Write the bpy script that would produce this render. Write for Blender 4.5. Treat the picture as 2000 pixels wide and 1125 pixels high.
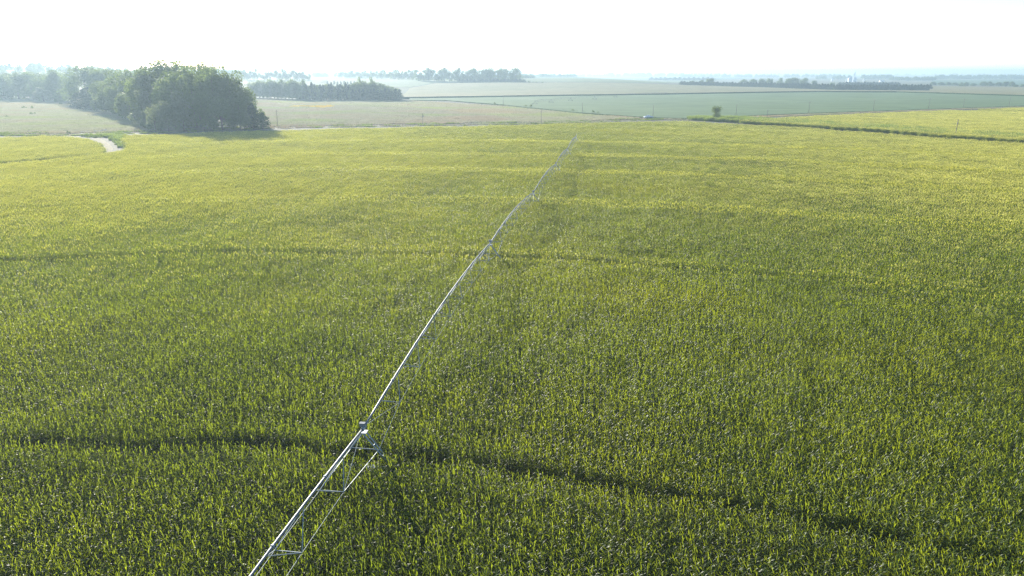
import bpy, bmesh, math, random
import numpy as np
from mathutils import Vector, Matrix

R = math.radians
rng = np.random.default_rng(7)
random.seed(7)
for o in list(bpy.data.objects):
    bpy.data.objects.remove(o)
scene = bpy.context.scene
COL = scene.collection

# ------------------------------------------------------------------ camera, sky, sun, exposure
CAM_H, FPX, HORIZON = 28.0, 1333.3, 142.0          # height in metres; focal length and horizon row on the 2000 x 1125 photograph
PITCH = math.atan((562.5 - HORIZON) / FPX)
cam_d = bpy.data.cameras.new('camera'); cam = bpy.data.objects.new('camera', cam_d); COL.objects.link(cam)
cam_d.sensor_width = 36; cam_d.lens = 24; cam_d.clip_start = 0.5; cam_d.clip_end = 30000
cam.location = (0, 0, CAM_H); cam.rotation_euler = (math.pi / 2 - PITCH, 0, 0)
scene.camera = cam

SUN_AZ, SUN_EL = R(30), R(15)                       # sun ahead of the camera, to the left, low
sun_dir = Vector((-math.sin(SUN_AZ) * math.cos(SUN_EL), math.cos(SUN_AZ) * math.cos(SUN_EL), math.sin(SUN_EL)))
world = bpy.data.worlds.new('World'); scene.world = world; world.use_nodes = True
nt = world.node_tree
bg = nt.nodes['Background']; sky = nt.nodes.new('ShaderNodeTexSky')
sky.sky_type = 'NISHITA'; sky.sun_disc = False
sky.sun_elevation = SUN_EL; sky.sun_rotation = -SUN_AZ
sky.altitude = 100; sky.air_density = 0.7; sky.dust_density = 0.3; sky.ozone_density = 1.2
nt.links.new(sky.outputs[0], bg.inputs[0]); bg.inputs[1].default_value = 0.10
sun_l = bpy.data.lights.new('sun', 'SUN'); sun_l.energy = 5.0; sun_l.angle = R(0.6); sun_l.color = (1.0, 0.93, 0.80)
sun_o = bpy.data.objects.new('sun', sun_l); COL.objects.link(sun_o)
sun_o.rotation_euler = (-sun_dir).to_track_quat('-Z', 'Y').to_euler(); sun_o.location = (-60, 40, 80)
vs = scene.view_settings
vs.view_transform = 'Standard'; vs.look = 'None'; vs.gamma = 1.0; vs.use_curve_mapping = False
vs.exposure = 1.45
cy = scene.cycles
cy.max_bounces = 6; cy.diffuse_bounces = 2; cy.glossy_bounces = 2; cy.transmission_bounces = 4; cy.transparent_max_bounces = 6
cy.volume_bounces = 1; cy.use_denoising = True; cy.denoising_prefilter = 'NONE'; cy.sample_clamp_direct = 6.0
HAZE_DENSITY, HAZE_G = 0.00028, 0.40

# ------------------------------------------------------------------ helpers
def at(px, py, z=0.0):
    """the point of the photograph's pixel on the level plane at height z"""
    u = (px - 1000) / FPX; v = (562.5 - py) / FPX
    d = Vector((u, math.cos(PITCH) + v * math.sin(PITCH), -math.sin(PITCH) + v * math.cos(PITCH)))
    return Vector((0, 0, CAM_H)) + d * ((z - CAM_H) / d.z)
def swell(x, y):
    """the plain rises gently to a broad low upland beyond the bean field, on the left half of the view"""
    a = np.clip((np.asarray(y, float) - 880) / 620, 0, 1); a = a * a * (3 - 2 * a)
    b = np.clip((560 - np.asarray(x, float)) / 420, 0, 1); b = b * b * (3 - 2 * b)
    return 14.5 * a * b
_T = np.arange(30, 9500, 3.0)
def at_t(px, py, z=0.0):
    """like at(), on the plain with its rise; z is the height above the ground"""
    u = (px - 1000) / FPX; v = (562.5 - py) / FPX
    dy = math.cos(PITCH) + v * math.sin(PITCH); dz = -math.sin(PITCH) + v * math.cos(PITCH)
    k = _T / dy; zz = CAM_H + dz * k - swell(u * k, _T) - z
    i = int(np.argmax(zz < 0)) if (zz < 0).any() else len(_T) - 1
    y = _T[i]; 
    if i and zz[i] < 0: y = _T[i - 1] + 3.0 * zz[i - 1] / (zz[i - 1] - zz[i])
    return Vector((u * y / dy, y, float(swell(u * y / dy, y)) + z))
def height_at(P, py):
    """height above z = 0 that a thing standing at P needs to reach image row py"""
    v = (562.5 - py) / FPX
    return CAM_H + P.y * (-math.sin(PITCH) + v * math.cos(PITCH)) / (math.cos(PITCH) + v * math.sin(PITCH))
def px_size(P):
    return (P.y * math.cos(PITCH) + CAM_H * math.sin(PITCH)) / FPX     # metres per photograph pixel at P

def tag(o, label=None, cat=None, group=None, kind=None):
    if label: o['label'] = label
    if cat: o['category'] = cat
    if group: o['group'] = group
    if kind: o['kind'] = kind
    return o
def link(name, me, mat=None, parent=None, loc=None):
    o = bpy.data.objects.new(name, me); COL.objects.link(o)
    if mat is not None and me is not None:
        if not me.materials: me.materials.append(mat)
    if parent is not None: o.parent = parent
    if loc is not None: o.location = loc
    return o
def empty(name, loc=(0, 0, 0), rz=0):
    o = bpy.data.objects.new(name, None); COL.objects.link(o); o.location = loc; o.rotation_euler = (0, 0, rz); o.empty_display_size = 0.3
    return o
def mesh_np(name, V, F, smooth=False):
    me = bpy.data.meshes.new(name); me.from_pydata([tuple(v) for v in V], [], [tuple(f) for f in F])
    if smooth: me.polygons.foreach_set('use_smooth', [True] * len(me.polygons))
    me.update(); return me
class MB:
    """collects boxes, bars and discs into one mesh"""
    def __init__(s): s.V = []; s.F = []
    def add(s, V, F):
        n = len(s.V); s.V += [tuple(v) for v in V]; s.F += [tuple(i + n for i in f) for f in F]
    def box(s, c, d, M=None):
        c = Vector(c); x, y, z = d[0] / 2, d[1] / 2, d[2] / 2
        P = [Vector((a * x, b * y, e * z)) for e in (-1, 1) for a, b in ((-1, -1), (1, -1), (1, 1), (-1, 1))]
        if M is not None: P = [M @ p for p in P]
        s.add([c + p for p in P], [(3, 2, 1, 0), (4, 5, 6, 7), (0, 1, 5, 4), (1, 2, 6, 5), (2, 3, 7, 6), (3, 0, 4, 7)])
    def tube(s, pts, rad, n=6, cap=True):
        pts = [Vector(p) for p in pts]; rad = rad if hasattr(rad, '__len__') else [rad] * len(pts)
        V = []; F = []
        for i, p in enumerate(pts):
            t = (pts[min(i + 1, len(pts) - 1)] - pts[max(i - 1, 0)]).normalized()
            a = Vector((0, 0, 1)) if abs(t.z) < 0.9 else Vector((1, 0, 0))
            e1 = t.cross(a).normalized(); e2 = e1.cross(t)
            for k in range(n):
                w = 2 * math.pi * k / n
                V.append(p + (e1 * math.cos(w) + e2 * math.sin(w)) * rad[i])
        for i in range(len(pts) - 1):
            for k in range(n):
                F.append((i * n + k, i * n + (k + 1) % n, (i + 1) * n + (k + 1) % n, (i + 1) * n + k))
        if cap:
            F.append(tuple(range(n))[::-1]); F.append(tuple((len(pts) - 1) * n + k for k in range(n)))
        s.add(V, F)
    def mesh(s, name, smooth=False): return mesh_np(name, s.V, s.F, smooth)
    def build(s, name, mat, parent=None, smooth=False, loc=None): return link(name, s.mesh(name, smooth), mat, parent, loc)

# ------------------------------------------------------------------ materials
def new_mat(name):
    m = bpy.data.materials.new(name); m.use_nodes = True
    t = m.node_tree; t.nodes.clear()
    out = t.nodes.new('ShaderNodeOutputMaterial')
    return m, t, out
def world_noise(t, scale, detail=3, rough=0.55, off=(0, 0, 0), stretch=(1, 1, 1)):
    g = t.nodes.new('ShaderNodeNewGeometry'); mp = t.nodes.new('ShaderNodeMapping')
    mp.inputs['Location'].default_value = off; mp.inputs['Scale'].default_value = stretch
    n = t.nodes.new('ShaderNodeTexNoise'); n.inputs['Scale'].default_value = scale; n.inputs['Detail'].default_value = detail; n.inputs['Roughness'].default_value = rough
    t.links.new(g.outputs['Position'], mp.inputs[0]); t.links.new(mp.outputs[0], n.inputs['Vector'])
    return n.outputs['Fac']
def ramp(t, fac, stops):
    r = t.nodes.new('ShaderNodeValToRGB'); e = r.color_ramp.elements
    while len(e) < len(stops): e.new(0.5)
    for k, (p, c) in enumerate(stops): e[k].position = p; e[k].color = (*c, 1)
    t.links.new(fac, r.inputs[0]); return r.outputs[0]
def mixc(t, fac, a, b, mode='MIX'):
    m = t.nodes.new('ShaderNodeMix'); m.data_type = 'RGBA'; m.blend_type = mode
    if hasattr(fac, 'links'): t.links.new(fac, m.inputs[0])
    else: m.inputs[0].default_value = fac
    for s, c in ((m.inputs[6], a), (m.inputs[7], b)):
        if hasattr(c, 'links'): t.links.new(c, s)
        else: s.default_value = (*c, 1)
    return m.outputs[2]
def bsdf(t, out, color, rough=0.8, spec=0.3, metal=0.0, bump=None):
    b = t.nodes.new('ShaderNodeBsdfPrincipled')
    if hasattr(color, 'links'): t.links.new(color, b.inputs['Base Color'])
    else: b.inputs['Base Color'].default_value = (*color, 1)
    b.inputs['Roughness'].default_value = rough; b.inputs['Specular IOR Level'].default_value = spec; b.inputs['Metallic'].default_value = metal
    if bump is not None:
        h, strength, dist = bump
        n = t.nodes.new('ShaderNodeBump'); n.inputs['Strength'].default_value = strength; n.inputs['Distance'].default_value = dist
        t.links.new(h, n.inputs['Height']); t.links.new(n.outputs[0], b.inputs['Normal'])
    if out is not None: t.links.new(b.outputs[0], out.inputs[0])
    return b
def plain(name, color, rough=0.7, spec=0.3, metal=0.0, vary=0.15, scale=2.0):
    m, t, out = new_mat(name)
    n = world_noise(t, scale, 4)
    lo = tuple(c * (1 - vary) for c in color); hi = tuple(min(1, c * (1 + vary)) for c in color)
    bsdf(t, out, ramp(t, n, [(0.3, lo), (0.7, hi)]), rough, spec, metal)
    return m
def leaf_mat(name, dark, light, trans, tfac=0.45, rough=0.45, spec=0.4, patch=0.02, patch_cols=None, rnd=0.35, dry=None):
    """a leaf: reflecting and letting light through; colour varies leaf by leaf and softly over the ground"""
    m, t, out = new_mat(name)
    gi = t.nodes.new('ShaderNodeNewGeometry')
    col = ramp(t, gi.outputs['Random Per Island'], [(0.0, dark), (0.6, light), (0.95 if dry else 0.999, light), (0.97 if dry else 1.0, dry or light)])
    oi = t.nodes.new('ShaderNodeObjectInfo')
    hs = t.nodes.new('ShaderNodeHueSaturation')
    mr = t.nodes.new('ShaderNodeMapRange'); mr.inputs[3].default_value = 1 - rnd; mr.inputs[4].default_value = 1 + rnd
    t.links.new(oi.outputs['Random'], mr.inputs[0]); t.links.new(mr.outputs[0], hs.inputs['Value']); t.links.new(col, hs.inputs['Color'])
    c = hs.outputs[0]; tr = trans
    if patch_cols:
        n = world_noise(t, patch, 3, 0.6, stretch=(1, 1.6, 0))
        p = ramp(t, n, [(0.35, patch_cols[0]), (0.5, (1, 1, 1)), (0.66, patch_cols[1])])
        c = mixc(t, 1.0, c, p, 'MULTIPLY'); tr = mixc(t, 1.0, trans, p, 'MULTIPLY')
    b = bsdf(t, None, c, rough, spec)
    tl = t.nodes.new('ShaderNodeBsdfTranslucent')
    if hasattr(tr, 'links'): t.links.new(tr, tl.inputs[0])
    else: tl.inputs[0].default_value = (*tr, 1)
    mx = t.nodes.new('ShaderNodeMixShader'); mx.inputs[0].default_value = tfac
    t.links.new(b.outputs[0], mx.inputs[1]); t.links.new(tl.outputs[0], mx.inputs[2]); t.links.new(mx.outputs[0], out.inputs[0])
    return m
M = {}
M['corn'] = leaf_mat('corn_leaf', (0.022, 0.050, 0.013), (0.050, 0.090, 0.020), (0.36, 0.435, 0.016), 0.54, 0.45, 0.38,
                     0.011, ((0.68, 0.75, 0.86), (1.28, 1.15, 0.78)), 0.12, (0.17, 0.15, 0.085))
M['stalk'] = plain('corn_stalk', (0.12, 0.16, 0.05), 0.6)
M['tassel'] = leaf_mat('corn_tassel', (0.44, 0.425, 0.095), (0.54, 0.52, 0.125), (0.71, 0.67, 0.11), 0.42, 0.7, 0.2)
M['soy'] = None
M['bark'] = plain('bark', (0.13, 0.10, 0.075), 0.9, 0.2, 0, 0.3, 3)
M['tree_leaf'] = leaf_mat('tree_leaf', (0.03, 0.058, 0.016), (0.07, 0.11, 0.028), (0.22, 0.30, 0.05), 0.36, 0.6, 0.15, rnd=0.3)
M['pale_leaf'] = leaf_mat('pale_tree_leaf', (0.06, 0.085, 0.04), (0.11, 0.14, 0.065), (0.28, 0.33, 0.11), 0.38, 0.5, 0.35, rnd=0.25)
M['cedar_leaf'] = leaf_mat('cedar_leaf', (0.022, 0.045, 0.02), (0.045, 0.075, 0.03), (0.08, 0.12, 0.03), 0.2, 0.7, 0.2, rnd=0.25)
M['grass'] = leaf_mat('pasture_grass', (0.19, 0.185, 0.125), (0.26, 0.25, 0.175), (0.44, 0.43, 0.29), 0.45, 0.7, 0.15,
                      0.010, ((1.08, 0.95, 0.90), (0.92, 1.05, 0.70)), 0.15)
M['lush'] = leaf_mat('verge_grass', (0.07, 0.12, 0.03), (0.13, 0.18, 0.05), (0.28, 0.36, 0.06), 0.45, 0.6, 0.2, rnd=0.2)
M['flower'] = leaf_mat('sunflower_petals', (0.50, 0.36, 0.06), (0.62, 0.46, 0.10), (0.6, 0.42, 0.06), 0.4, 0.6, 0.2)
M['galv'] = plain('galvanised_steel', (0.17, 0.183, 0.205), 0.5, 0.4, 0.3, 0.15, 3)
M['strut_steel'] = plain('strut_steel', (0.24, 0.28, 0.30), 0.55, 0.4, 0.25, 0.15, 4)
M['steel_dark'] = plain('weathered_steel', (0.36, 0.39, 0.43), 0.5, 0.5, 0.6, 0.2, 4)
M['box_grey'] = plain('painted_box', (0.17, 0.185, 0.205), 0.4, 0.5, 0, 0.06, 5)
M['rubber'] = plain('rubber', (0.03, 0.03, 0.03), 0.85, 0.2)
M['wood'] = plain('weathered_pole_wood', (0.20, 0.175, 0.15), 0.9, 0.2, 0, 0.25, 4)
M['ceramic'] = plain('insulator', (0.35, 0.36, 0.36), 0.3, 0.5)
M['wire'] = plain('wire', (0.3, 0.31, 0.32), 0.5, 0.4, 0.4)
M['truck_paint'] = plain('truck_paint', (0.70, 0.74, 0.80), 0.3, 0.6, 0.0, 0.03)
M['glass'] = plain('dark_glass', (0.03, 0.04, 0.05), 0.08, 0.6)
M['lamp'] = plain('lamp_lens', (0.7, 0.7, 0.68), 0.2, 0.5)
M['lamp_red'] = plain('rear_lamp', (0.5, 0.04, 0.03), 0.2, 0.5)
M['bin_steel'] = plain('bin_steel', (0.50, 0.56, 0.62), 0.45, 0.5, 0.3, 0.1, 0.3)
M['white_paint'] = plain('white_paint', (0.8, 0.8, 0.78), 0.5, 0.4, 0, 0.04, 0.3)
M['stone'] = plain('pale_stone', (0.42, 0.40, 0.36), 0.9, 0.2, 0, 0.2, 1)
# ground sheets
def ground_mat(name, c0, c1, c2, s_big, s_fine, bump=0.5, stretch=(1, 1, 1)):
    m, t, out = new_mat(name)
    a = ramp(t, world_noise(t, s_big, 4, 0.6), [(0.32, c0), (0.5, c1), (0.68, c2)])
    f = world_noise(t, s_fine, 4, 0.7, (13, 5, 0), stretch)
    col = mixc(t, 0.75, a, ramp(t, f, [(0.25, (0.45, 0.45, 0.45)), (0.75, (1.5, 1.5, 1.5))]), 'MULTIPLY')
    bsdf(t, out, col, 0.95, 0.1, 0, (f, bump, 1.0))
    return m
M['ground'] = ground_mat('pasture_ground', (0.16, 0.145, 0.115), (0.16, 0.16, 0.11), (0.14, 0.17, 0.085), 0.016, 0.35)
M['soil'] = ground_mat('field_soil', (0.075, 0.055, 0.035), (0.09, 0.07, 0.045), (0.11, 0.085, 0.055), 0.05, 1.5)
M['gravel'] = ground_mat('gravel', (0.15, 0.14, 0.075), (0.18, 0.165, 0.09), (0.21, 0.19, 0.11), 0.05, 1.2, 0.3)
M['dirt'] = ground_mat('lane_dirt', (0.22, 0.19, 0.11), (0.26, 0.23, 0.135), (0.30, 0.26, 0.16), 0.08, 0.9, 0.4)
M['verge'] = ground_mat('verge', (0.14, 0.16, 0.07), (0.18, 0.19, 0.09), (0.22, 0.21, 0.11), 0.05, 0.5)
M['soy'] = ground_mat('soybean_canopy', (0.12, 0.18, 0.085), (0.135, 0.195, 0.09), (0.15, 0.21, 0.10), 0.01, 0.25, 0.6, (0.12, 1.0, 1))
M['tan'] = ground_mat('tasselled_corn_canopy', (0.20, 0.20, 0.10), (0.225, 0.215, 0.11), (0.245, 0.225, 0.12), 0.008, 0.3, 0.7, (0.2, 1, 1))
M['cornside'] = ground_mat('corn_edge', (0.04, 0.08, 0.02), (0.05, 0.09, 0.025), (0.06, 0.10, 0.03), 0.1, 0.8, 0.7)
M['far_green'] = ground_mat('far_field', (0.11, 0.155, 0.07), (0.13, 0.165, 0.075), (0.16, 0.18, 0.09), 0.006, 0.1, 0.3)
M['far_soy'] = ground_mat('far_beans', (0.07, 0.13, 0.06), (0.08, 0.14, 0.065), (0.09, 0.15, 0.07), 0.006, 0.1, 0.3)
M['hill'] = ground_mat('hill_grass', (0.10, 0.13, 0.06), (0.12, 0.15, 0.07), (0.15, 0.16, 0.09), 0.01, 0.1, 0.3)

# ------------------------------------------------------------------ point clouds carrying patches of plants
HIDDEN = {}
def variants(name, meshes):
    """a collection kept out of the scene; its members are what the nodes lay out"""
    c = bpy.data.collections.new(name)
    for k, me in enumerate(meshes):
        o = bpy.data.objects.new('%s_%02d' % (name, k), me); c.objects.link(o)
    HIDDEN[name] = c; return c
def scatter(name, pts, rz, sc, idx, coll, label, cat, mat=None):
    me = bpy.data.meshes.new(name); me.vertices.add(len(pts)); me.vertices.foreach_set('co', np.asarray(pts, dtype=np.float32).ravel())
    a = me.attributes.new('rz', 'FLOAT', 'POINT'); a.data.foreach_set('value', np.asarray(rz, dtype=np.float32))
    a = me.attributes.new('sc', 'FLOAT_VECTOR', 'POINT'); a.data.foreach_set('vector', np.asarray(sc, dtype=np.float32).ravel())
    a = me.attributes.new('vi', 'INT', 'POINT'); a.data.foreach_set('value', np.asarray(idx, dtype=np.int32))
    o = link(name, me); tag(o, label, cat, kind='stuff')
    g = bpy.data.node_groups.new(name, 'GeometryNodeTree')
    g.interface.new_socket('Geometry', in_out='INPUT', socket_type='NodeSocketGeometry'); g.interface.new_socket('Geometry', in_out='OUTPUT', socket_type='NodeSocketGeometry')
    N = g.nodes; L = g.links
    gi = N.new('NodeGroupInput'); go = N.new('NodeGroupOutput'); ip = N.new('GeometryNodeInstanceOnPoints'); ci = N.new('GeometryNodeCollectionInfo')
    ci.inputs[0].default_value = coll; ci.inputs['Separate Children'].default_value = True; ci.inputs['Reset Children'].default_value = True
    def attr(nm, ty):
        n = N.new('GeometryNodeInputNamedAttribute'); n.data_type = ty; n.inputs['Name'].default_value = nm; return n.outputs['Attribute']
    cx = N.new('ShaderNodeCombineXYZ'); L.new(attr('rz', 'FLOAT'), cx.inputs[2])
    L.new(gi.outputs[0], ip.inputs['Points']); L.new(ci.outputs[0], ip.inputs['Instance']); ip.inputs['Pick Instance'].default_value = True
    L.new(attr('vi', 'INT'), ip.inputs['Instance Index']); L.new(cx.outputs[0], ip.inputs['Rotation']); L.new(attr('sc', 'FLOAT_VECTOR'), ip.inputs['Scale'])
    L.new(ip.outputs[0], go.inputs[0])
    md = o.modifiers.new('layout', 'NODES'); md.node_group = g
    return o
def inside(X, Y, poly):
    r = np.zeros(X.shape, bool); n = len(poly)
    for i in range(n):
        x0, y0 = poly[i][:2]; x1, y1 = poly[(i + 1) % n][:2]
        c = ((y0 > Y) != (y1 > Y)); den = (y1 - y0) if abs(y1 - y0) > 1e-9 else 1e-9
        r ^= c & (X < (x1 - x0) * (Y - y0) / den + x0)
    return r
def soft(X, Y, s, seed=0):
    """smooth wandering value about -1..1"""
    r = np.random.default_rng(seed); v = 0
    for k in range(7):
        a = r.uniform(0, math.pi * 2); f = r.uniform(0.5, 1.8) / s
        v = v + np.sin((X * math.cos(a) + Y * math.sin(a)) * f * 6.28 + r.uniform(0, 6.28)) * (1 / 3.2)
    return v
def sheet(name, pts, z, mat, label=None, cat=None, kind='structure', thick=0.0, side=None):
    """a level polygon; with thick it is a slab standing on the ground whose sides are closed"""
    n = len(pts)
    V = [(p[0], p[1], z) for p in pts]; F = [tuple(range(n))]
    if thick:
        V += [(p[0], p[1], z - thick) for p in pts]
        F += [(i, (i + 1) % n, n + (i + 1) % n, n + i) for i in range(n)]
    me = mesh_np(name, V, F); me.materials.append(mat)
    bm = bmesh.new(); bm.from_mesh(me); bmesh.ops.recalc_face_normals(bm, faces=bm.faces)
    f0 = max(bm.faces, key=lambda f: f.calc_area())
    if f0.normal.z < 0: bmesh.ops.reverse_faces(bm, faces=bm.faces)
    if side: 
        for f in bm.faces:
            if abs(f.normal.z) < 0.5: f.material_index = 1
        me.materials.append(side)
    bmesh.ops.triangulate(bm, faces=[f for f in bm.faces if len(f.verts) > 4])
    bm.to_mesh(me); bm.free()
    o = link(name, me); tag(o, label, cat, kind=kind); return o
def strip(name, pts, width, z, mat, label=None, cat=None):
    V = []; F = []
    for i, p in enumerate(pts):
        t = (Vector(pts[min(i + 1, len(pts) - 1)]) - Vector(pts[max(i - 1, 0)])); t.z = 0; t.normalize(); n = Vector((-t.y, t.x, 0)) * width / 2
        V += [(p[0] + n.x, p[1] + n.y, z), (p[0] - n.x, p[1] - n.y, z)]
    F = [(2 * i + 1, 2 * i + 3, 2 * i + 2, 2 * i) for i in range(len(pts) - 1)]
    o = link(name, mesh_np(name, V, F), mat); tag(o, label, cat, kind='structure'); return o
P = lambda lst, z=0.0: [at(x, y, z) for x, y in lst]

# ------------------------------------------------------------------ the setting
# the ground: one sheet to the horizon
GX = [-9000, -5000, -3000, -2400, -1800, -1200, -800, -400, -100] + list(range(0, 620, 30)) + [900, 3000, 9000]
GY = [-800, 0, 400, 800] + list(range(850, 1540, 30)) + [2000, 3000, 5000, 11000]
tag(link('ground', mesh_np('ground', [(x, y, float(swell(x, y))) for y in GY for x in GX], [(j * len(GX) + i, j * len(GX) + i + 1, (j + 1) * len(GX) + i + 1, (j + 1) * len(GX) + i) for j in range(len(GY) - 1) for i in range(len(GX) - 1)], True), M['ground']),
    'tan and green grassland running to the horizon', 'ground', kind='structure')
def land_sheet(name, pts, z, mat, label, cat, thick=0.0, side=None):
    """a field that follows the rise of the plain"""
    o = sheet(name, pts, 0.0, mat, label, cat, thick=thick, side=side); me = o.data
    bm = bmesh.new(); bm.from_mesh(me)
    for ax, vals in ((0, [x for x in GX if -1300 < x < 700]), (1, [y for y in GY if 800 <= y <= 3000])):
        for v in vals:
            co = [0, 0, 0]; no = [0, 0, 0]; co[ax] = v; no[ax] = 1
            bmesh.ops.bisect_plane(bm, geom=bm.verts[:] + bm.edges[:] + bm.faces[:], plane_co=co, plane_no=no)
    for v in bm.verts: v.co.z += float(swell(v.co.x, v.co.y)) + z
    bm.to_mesh(me); bm.free(); return o
PT = lambda lst, z=0.0: [at_t(x, y, z) for x, y in lst]
CORN_H = 2.35
main_edge = [(-700, 372), (0, 318), (130, 306), (200, 298), (238, 291), (247, 284), (241, 271), (246, 263.5), (300, 261), (430, 256.5), (520, 254), (700, 249), (820, 246.5), (1000, 243),
             (1060, 240.5), (1200, 237), (1330, 235), (1450, 241), (1600, 250), (1780, 264), (1900, 272), (2000, 279), (2500, 318)]
main_poly = [tuple(p[:2]) for p in P(main_edge, CORN_H)] + [(260, 0), (-260, 0)]
corner_edge = [(0, 267.5), (90, 264.5), (140, 265), (168, 269), (192, 278), (203, 288), (196, 295), (130, 302.5), (0, 313), (-700, 366), (-700, 290)]
corner_poly = [tuple(p[:2]) for p in P(corner_edge, CORN_H)]
right_edge = [(1440, 233.5), (1600, 243), (1740, 252.5), (1860, 262), (2000, 271), (2500, 305), (2500, 232), (2000, 216.5), (1895, 214.5), (1814, 215.8), (1705, 220), (1579, 225.5)]
right_poly = [tuple(p[:2]) for p in P(right_edge, CORN_H)]
right2_edge = [(1910, 212.8), (2000, 214.4), (2500, 228), (2500, 203), (2000, 209.3)]
right2_poly = [tuple(p[:2]) for p in P(right2_edge, CORN_H)]
for nm, poly in (('corn_soil', main_poly), ('corn_soil', corner_poly), ('corn_soil', right_poly), ('corn_soil', right2_poly)):
    sheet(nm, [(x, y) for x, y in poly], 0.012, M['soil'], 'dark soil under the corn', 'soil')

# roads and tracks
road_a = P([(-500, 275), (0, 263), (160, 262), (290, 258.5), (420, 253), (540, 248.5), (826, 243.5), (1057, 240), (1180, 236), (1288, 231.8)])
strip('gravel_road', road_a, 3.6, 0.024, M['gravel'], 'pale gravel road along the far edge of the corn', 'road')
road_b = P([(880, 197), (983, 206.2), (1137, 222), (1275, 231), (1345, 232.6), (1437, 228.6), (1579, 222.2), (1705, 217.6), (1814, 214.2), (1890, 211.3), (2000, 207.6), (2400, 196)])
strip('verge_path', road_b, 5.0, 0.018, M['verge'], 'grassy verge strip along the bean field edge', 'verge')
lane = P([(186, 270), (197, 275.5), (206, 282), (212, 290), (210, 299)])
strip('dirt_lane', lane, 3.0, 0.03, M['dirt'], 'pale dirt lane entering the corn from the road', 'lane')
ditch_pts_near = P([(1345, 234.5), (1450, 240.5), (1600, 250), (1780, 264), (1900, 272), (2000, 279), (2500, 318)])
ditch_pts_far = P([(2500, 305), (2000, 270), (1860, 261), (1740, 252), (1600, 242.5), (1440, 232.5), (1350, 232)])
sheet('ditch_verge', ditch_pts_near + ditch_pts_far, 0.02, M['verge'], 'grassy ditch verge between the two corn fields', 'verge')

# farther fields: low slabs with real height
soy_pts = PT([(800, 195), (870, 195.5), (983, 204.3), (1137, 219.8), (1275, 229.5), (1340, 231), (1437, 226.8), (1579, 220.6), (1705, 216.4), (1814, 213), (1890, 210), (2000, 206.5), (2450, 194),
             (2450, 196.5), (2000, 187.5), (1850, 182.5), (1750, 179.5), (1600, 179), (1450, 180.8), (1300, 183.5), (1100, 186), (960, 188), (800, 191)], 0.8)
soy_pts = [p for p in soy_pts if p.x < 760]
land_sheet('soybean_field', soy_pts, 0.8, M['soy'], 'blue-green soybean field beyond the utility poles', 'field', thick=0.79)
tan_pts = PT([(780, 189.5), (960, 187), (1100, 184.8), (1300, 182.2), (1450, 179.6), (1600, 177.6), (1750, 178.2), (1850, 181), (2000, 185.5), (2300, 193),
             (2300, 174), (2000, 170), (1818, 168.3), (1815, 176.8), (1620, 175.2), (1500, 170.6), (1330, 166), (1200, 161.6), (1000, 160.8), (850, 162.5), (800, 172)], 2.3)
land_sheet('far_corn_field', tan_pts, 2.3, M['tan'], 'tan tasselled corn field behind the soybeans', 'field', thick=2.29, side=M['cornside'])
land_sheet('far_field', PT([(600, 172), (800, 171), (850, 162.2), (1000, 160.4), (1200, 161.2), (1300, 163), (1400, 157), (1250, 154.5), (1000, 154), (800, 152.5), (640, 156)]), 0.3, M['far_green'], 'pale green field in the middle distance', 'field')
land_sheet('far_field', PT([(620, 155.5), (800, 152), (1000, 153.5), (1250, 154), (1400, 156.5), (1500, 151), (1000, 148.5), (620, 149)]), 0.3, M['far_soy'], 'hazy blue-green field before the horizon', 'field')
land_sheet('far_field', PT([(1820, 166), (2000, 168), (2500, 171), (2500, 159), (2000, 155.5), (1820, 156)]), 0.3, M['far_soy'], 'blue-green field behind the trees at right', 'field')
land_sheet('far_field', PT([(1600, 155), (2500, 155), (3000, 148), (1600, 148)]), 0.3, M['far_green'], 'pale field near the horizon at right', 'field')
land_sheet('far_field', PT([(250, 166), (640, 163), (640, 156), (250, 157)]), 0.3, M['far_green'], 'pale field behind the left windbreak', 'field')

# low wooded ridge far at the left
def ridge():
    V = []; F = []; nx, ny = 46, 16
    for j in range(ny + 1):
        for i in range(nx + 1):
            x = -2300 + 1750 * i / nx; y = 1000 + 800 * j / ny
            a = math.sin(math.pi * i / nx) ** 0.6; b = math.sin(math.pi * j / ny)
            z = float(swell(x, y)) + 17 * a * b * (1 + 0.28 * math.sin(x * 0.011) + 0.12 * math.sin(x * 0.031 + 1)) * (1.0 if x < -900 else max(0, 1 - (x + 900) / 380)) - 0.3
            V.append((x, y, z))
    for j in range(ny):
        for i in range(nx):
            k = j * (nx + 1) + i; F.append((k, k + 1, k + nx + 2, k + nx + 1))
    return mesh_np('hills', V, F, True)
hill_me = ridge(); hill_o = link('hills', hill_me, M['hill']); tag(hill_o, 'low hazy ridge at the far left horizon', 'hills', kind='structure')
def ridge_z(x, y):
    i = (x + 2300) / 1750; j = (y - 1000) / 800
    a = np.clip(np.sin(math.pi * np.clip(i, 0, 1)), 0, 1) ** 0.6; b = np.sin(math.pi * np.clip(j, 0, 1))
    return np.maximum(0, 17 * a * b * (1 + 0.28 * np.sin(x * 0.011) + 0.12 * np.sin(x * 0.031 + 1)) * np.where(x < -900, 1.0, np.clip(1 - (x + 900) / 380, 0, 1)) - 0.2)

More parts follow.
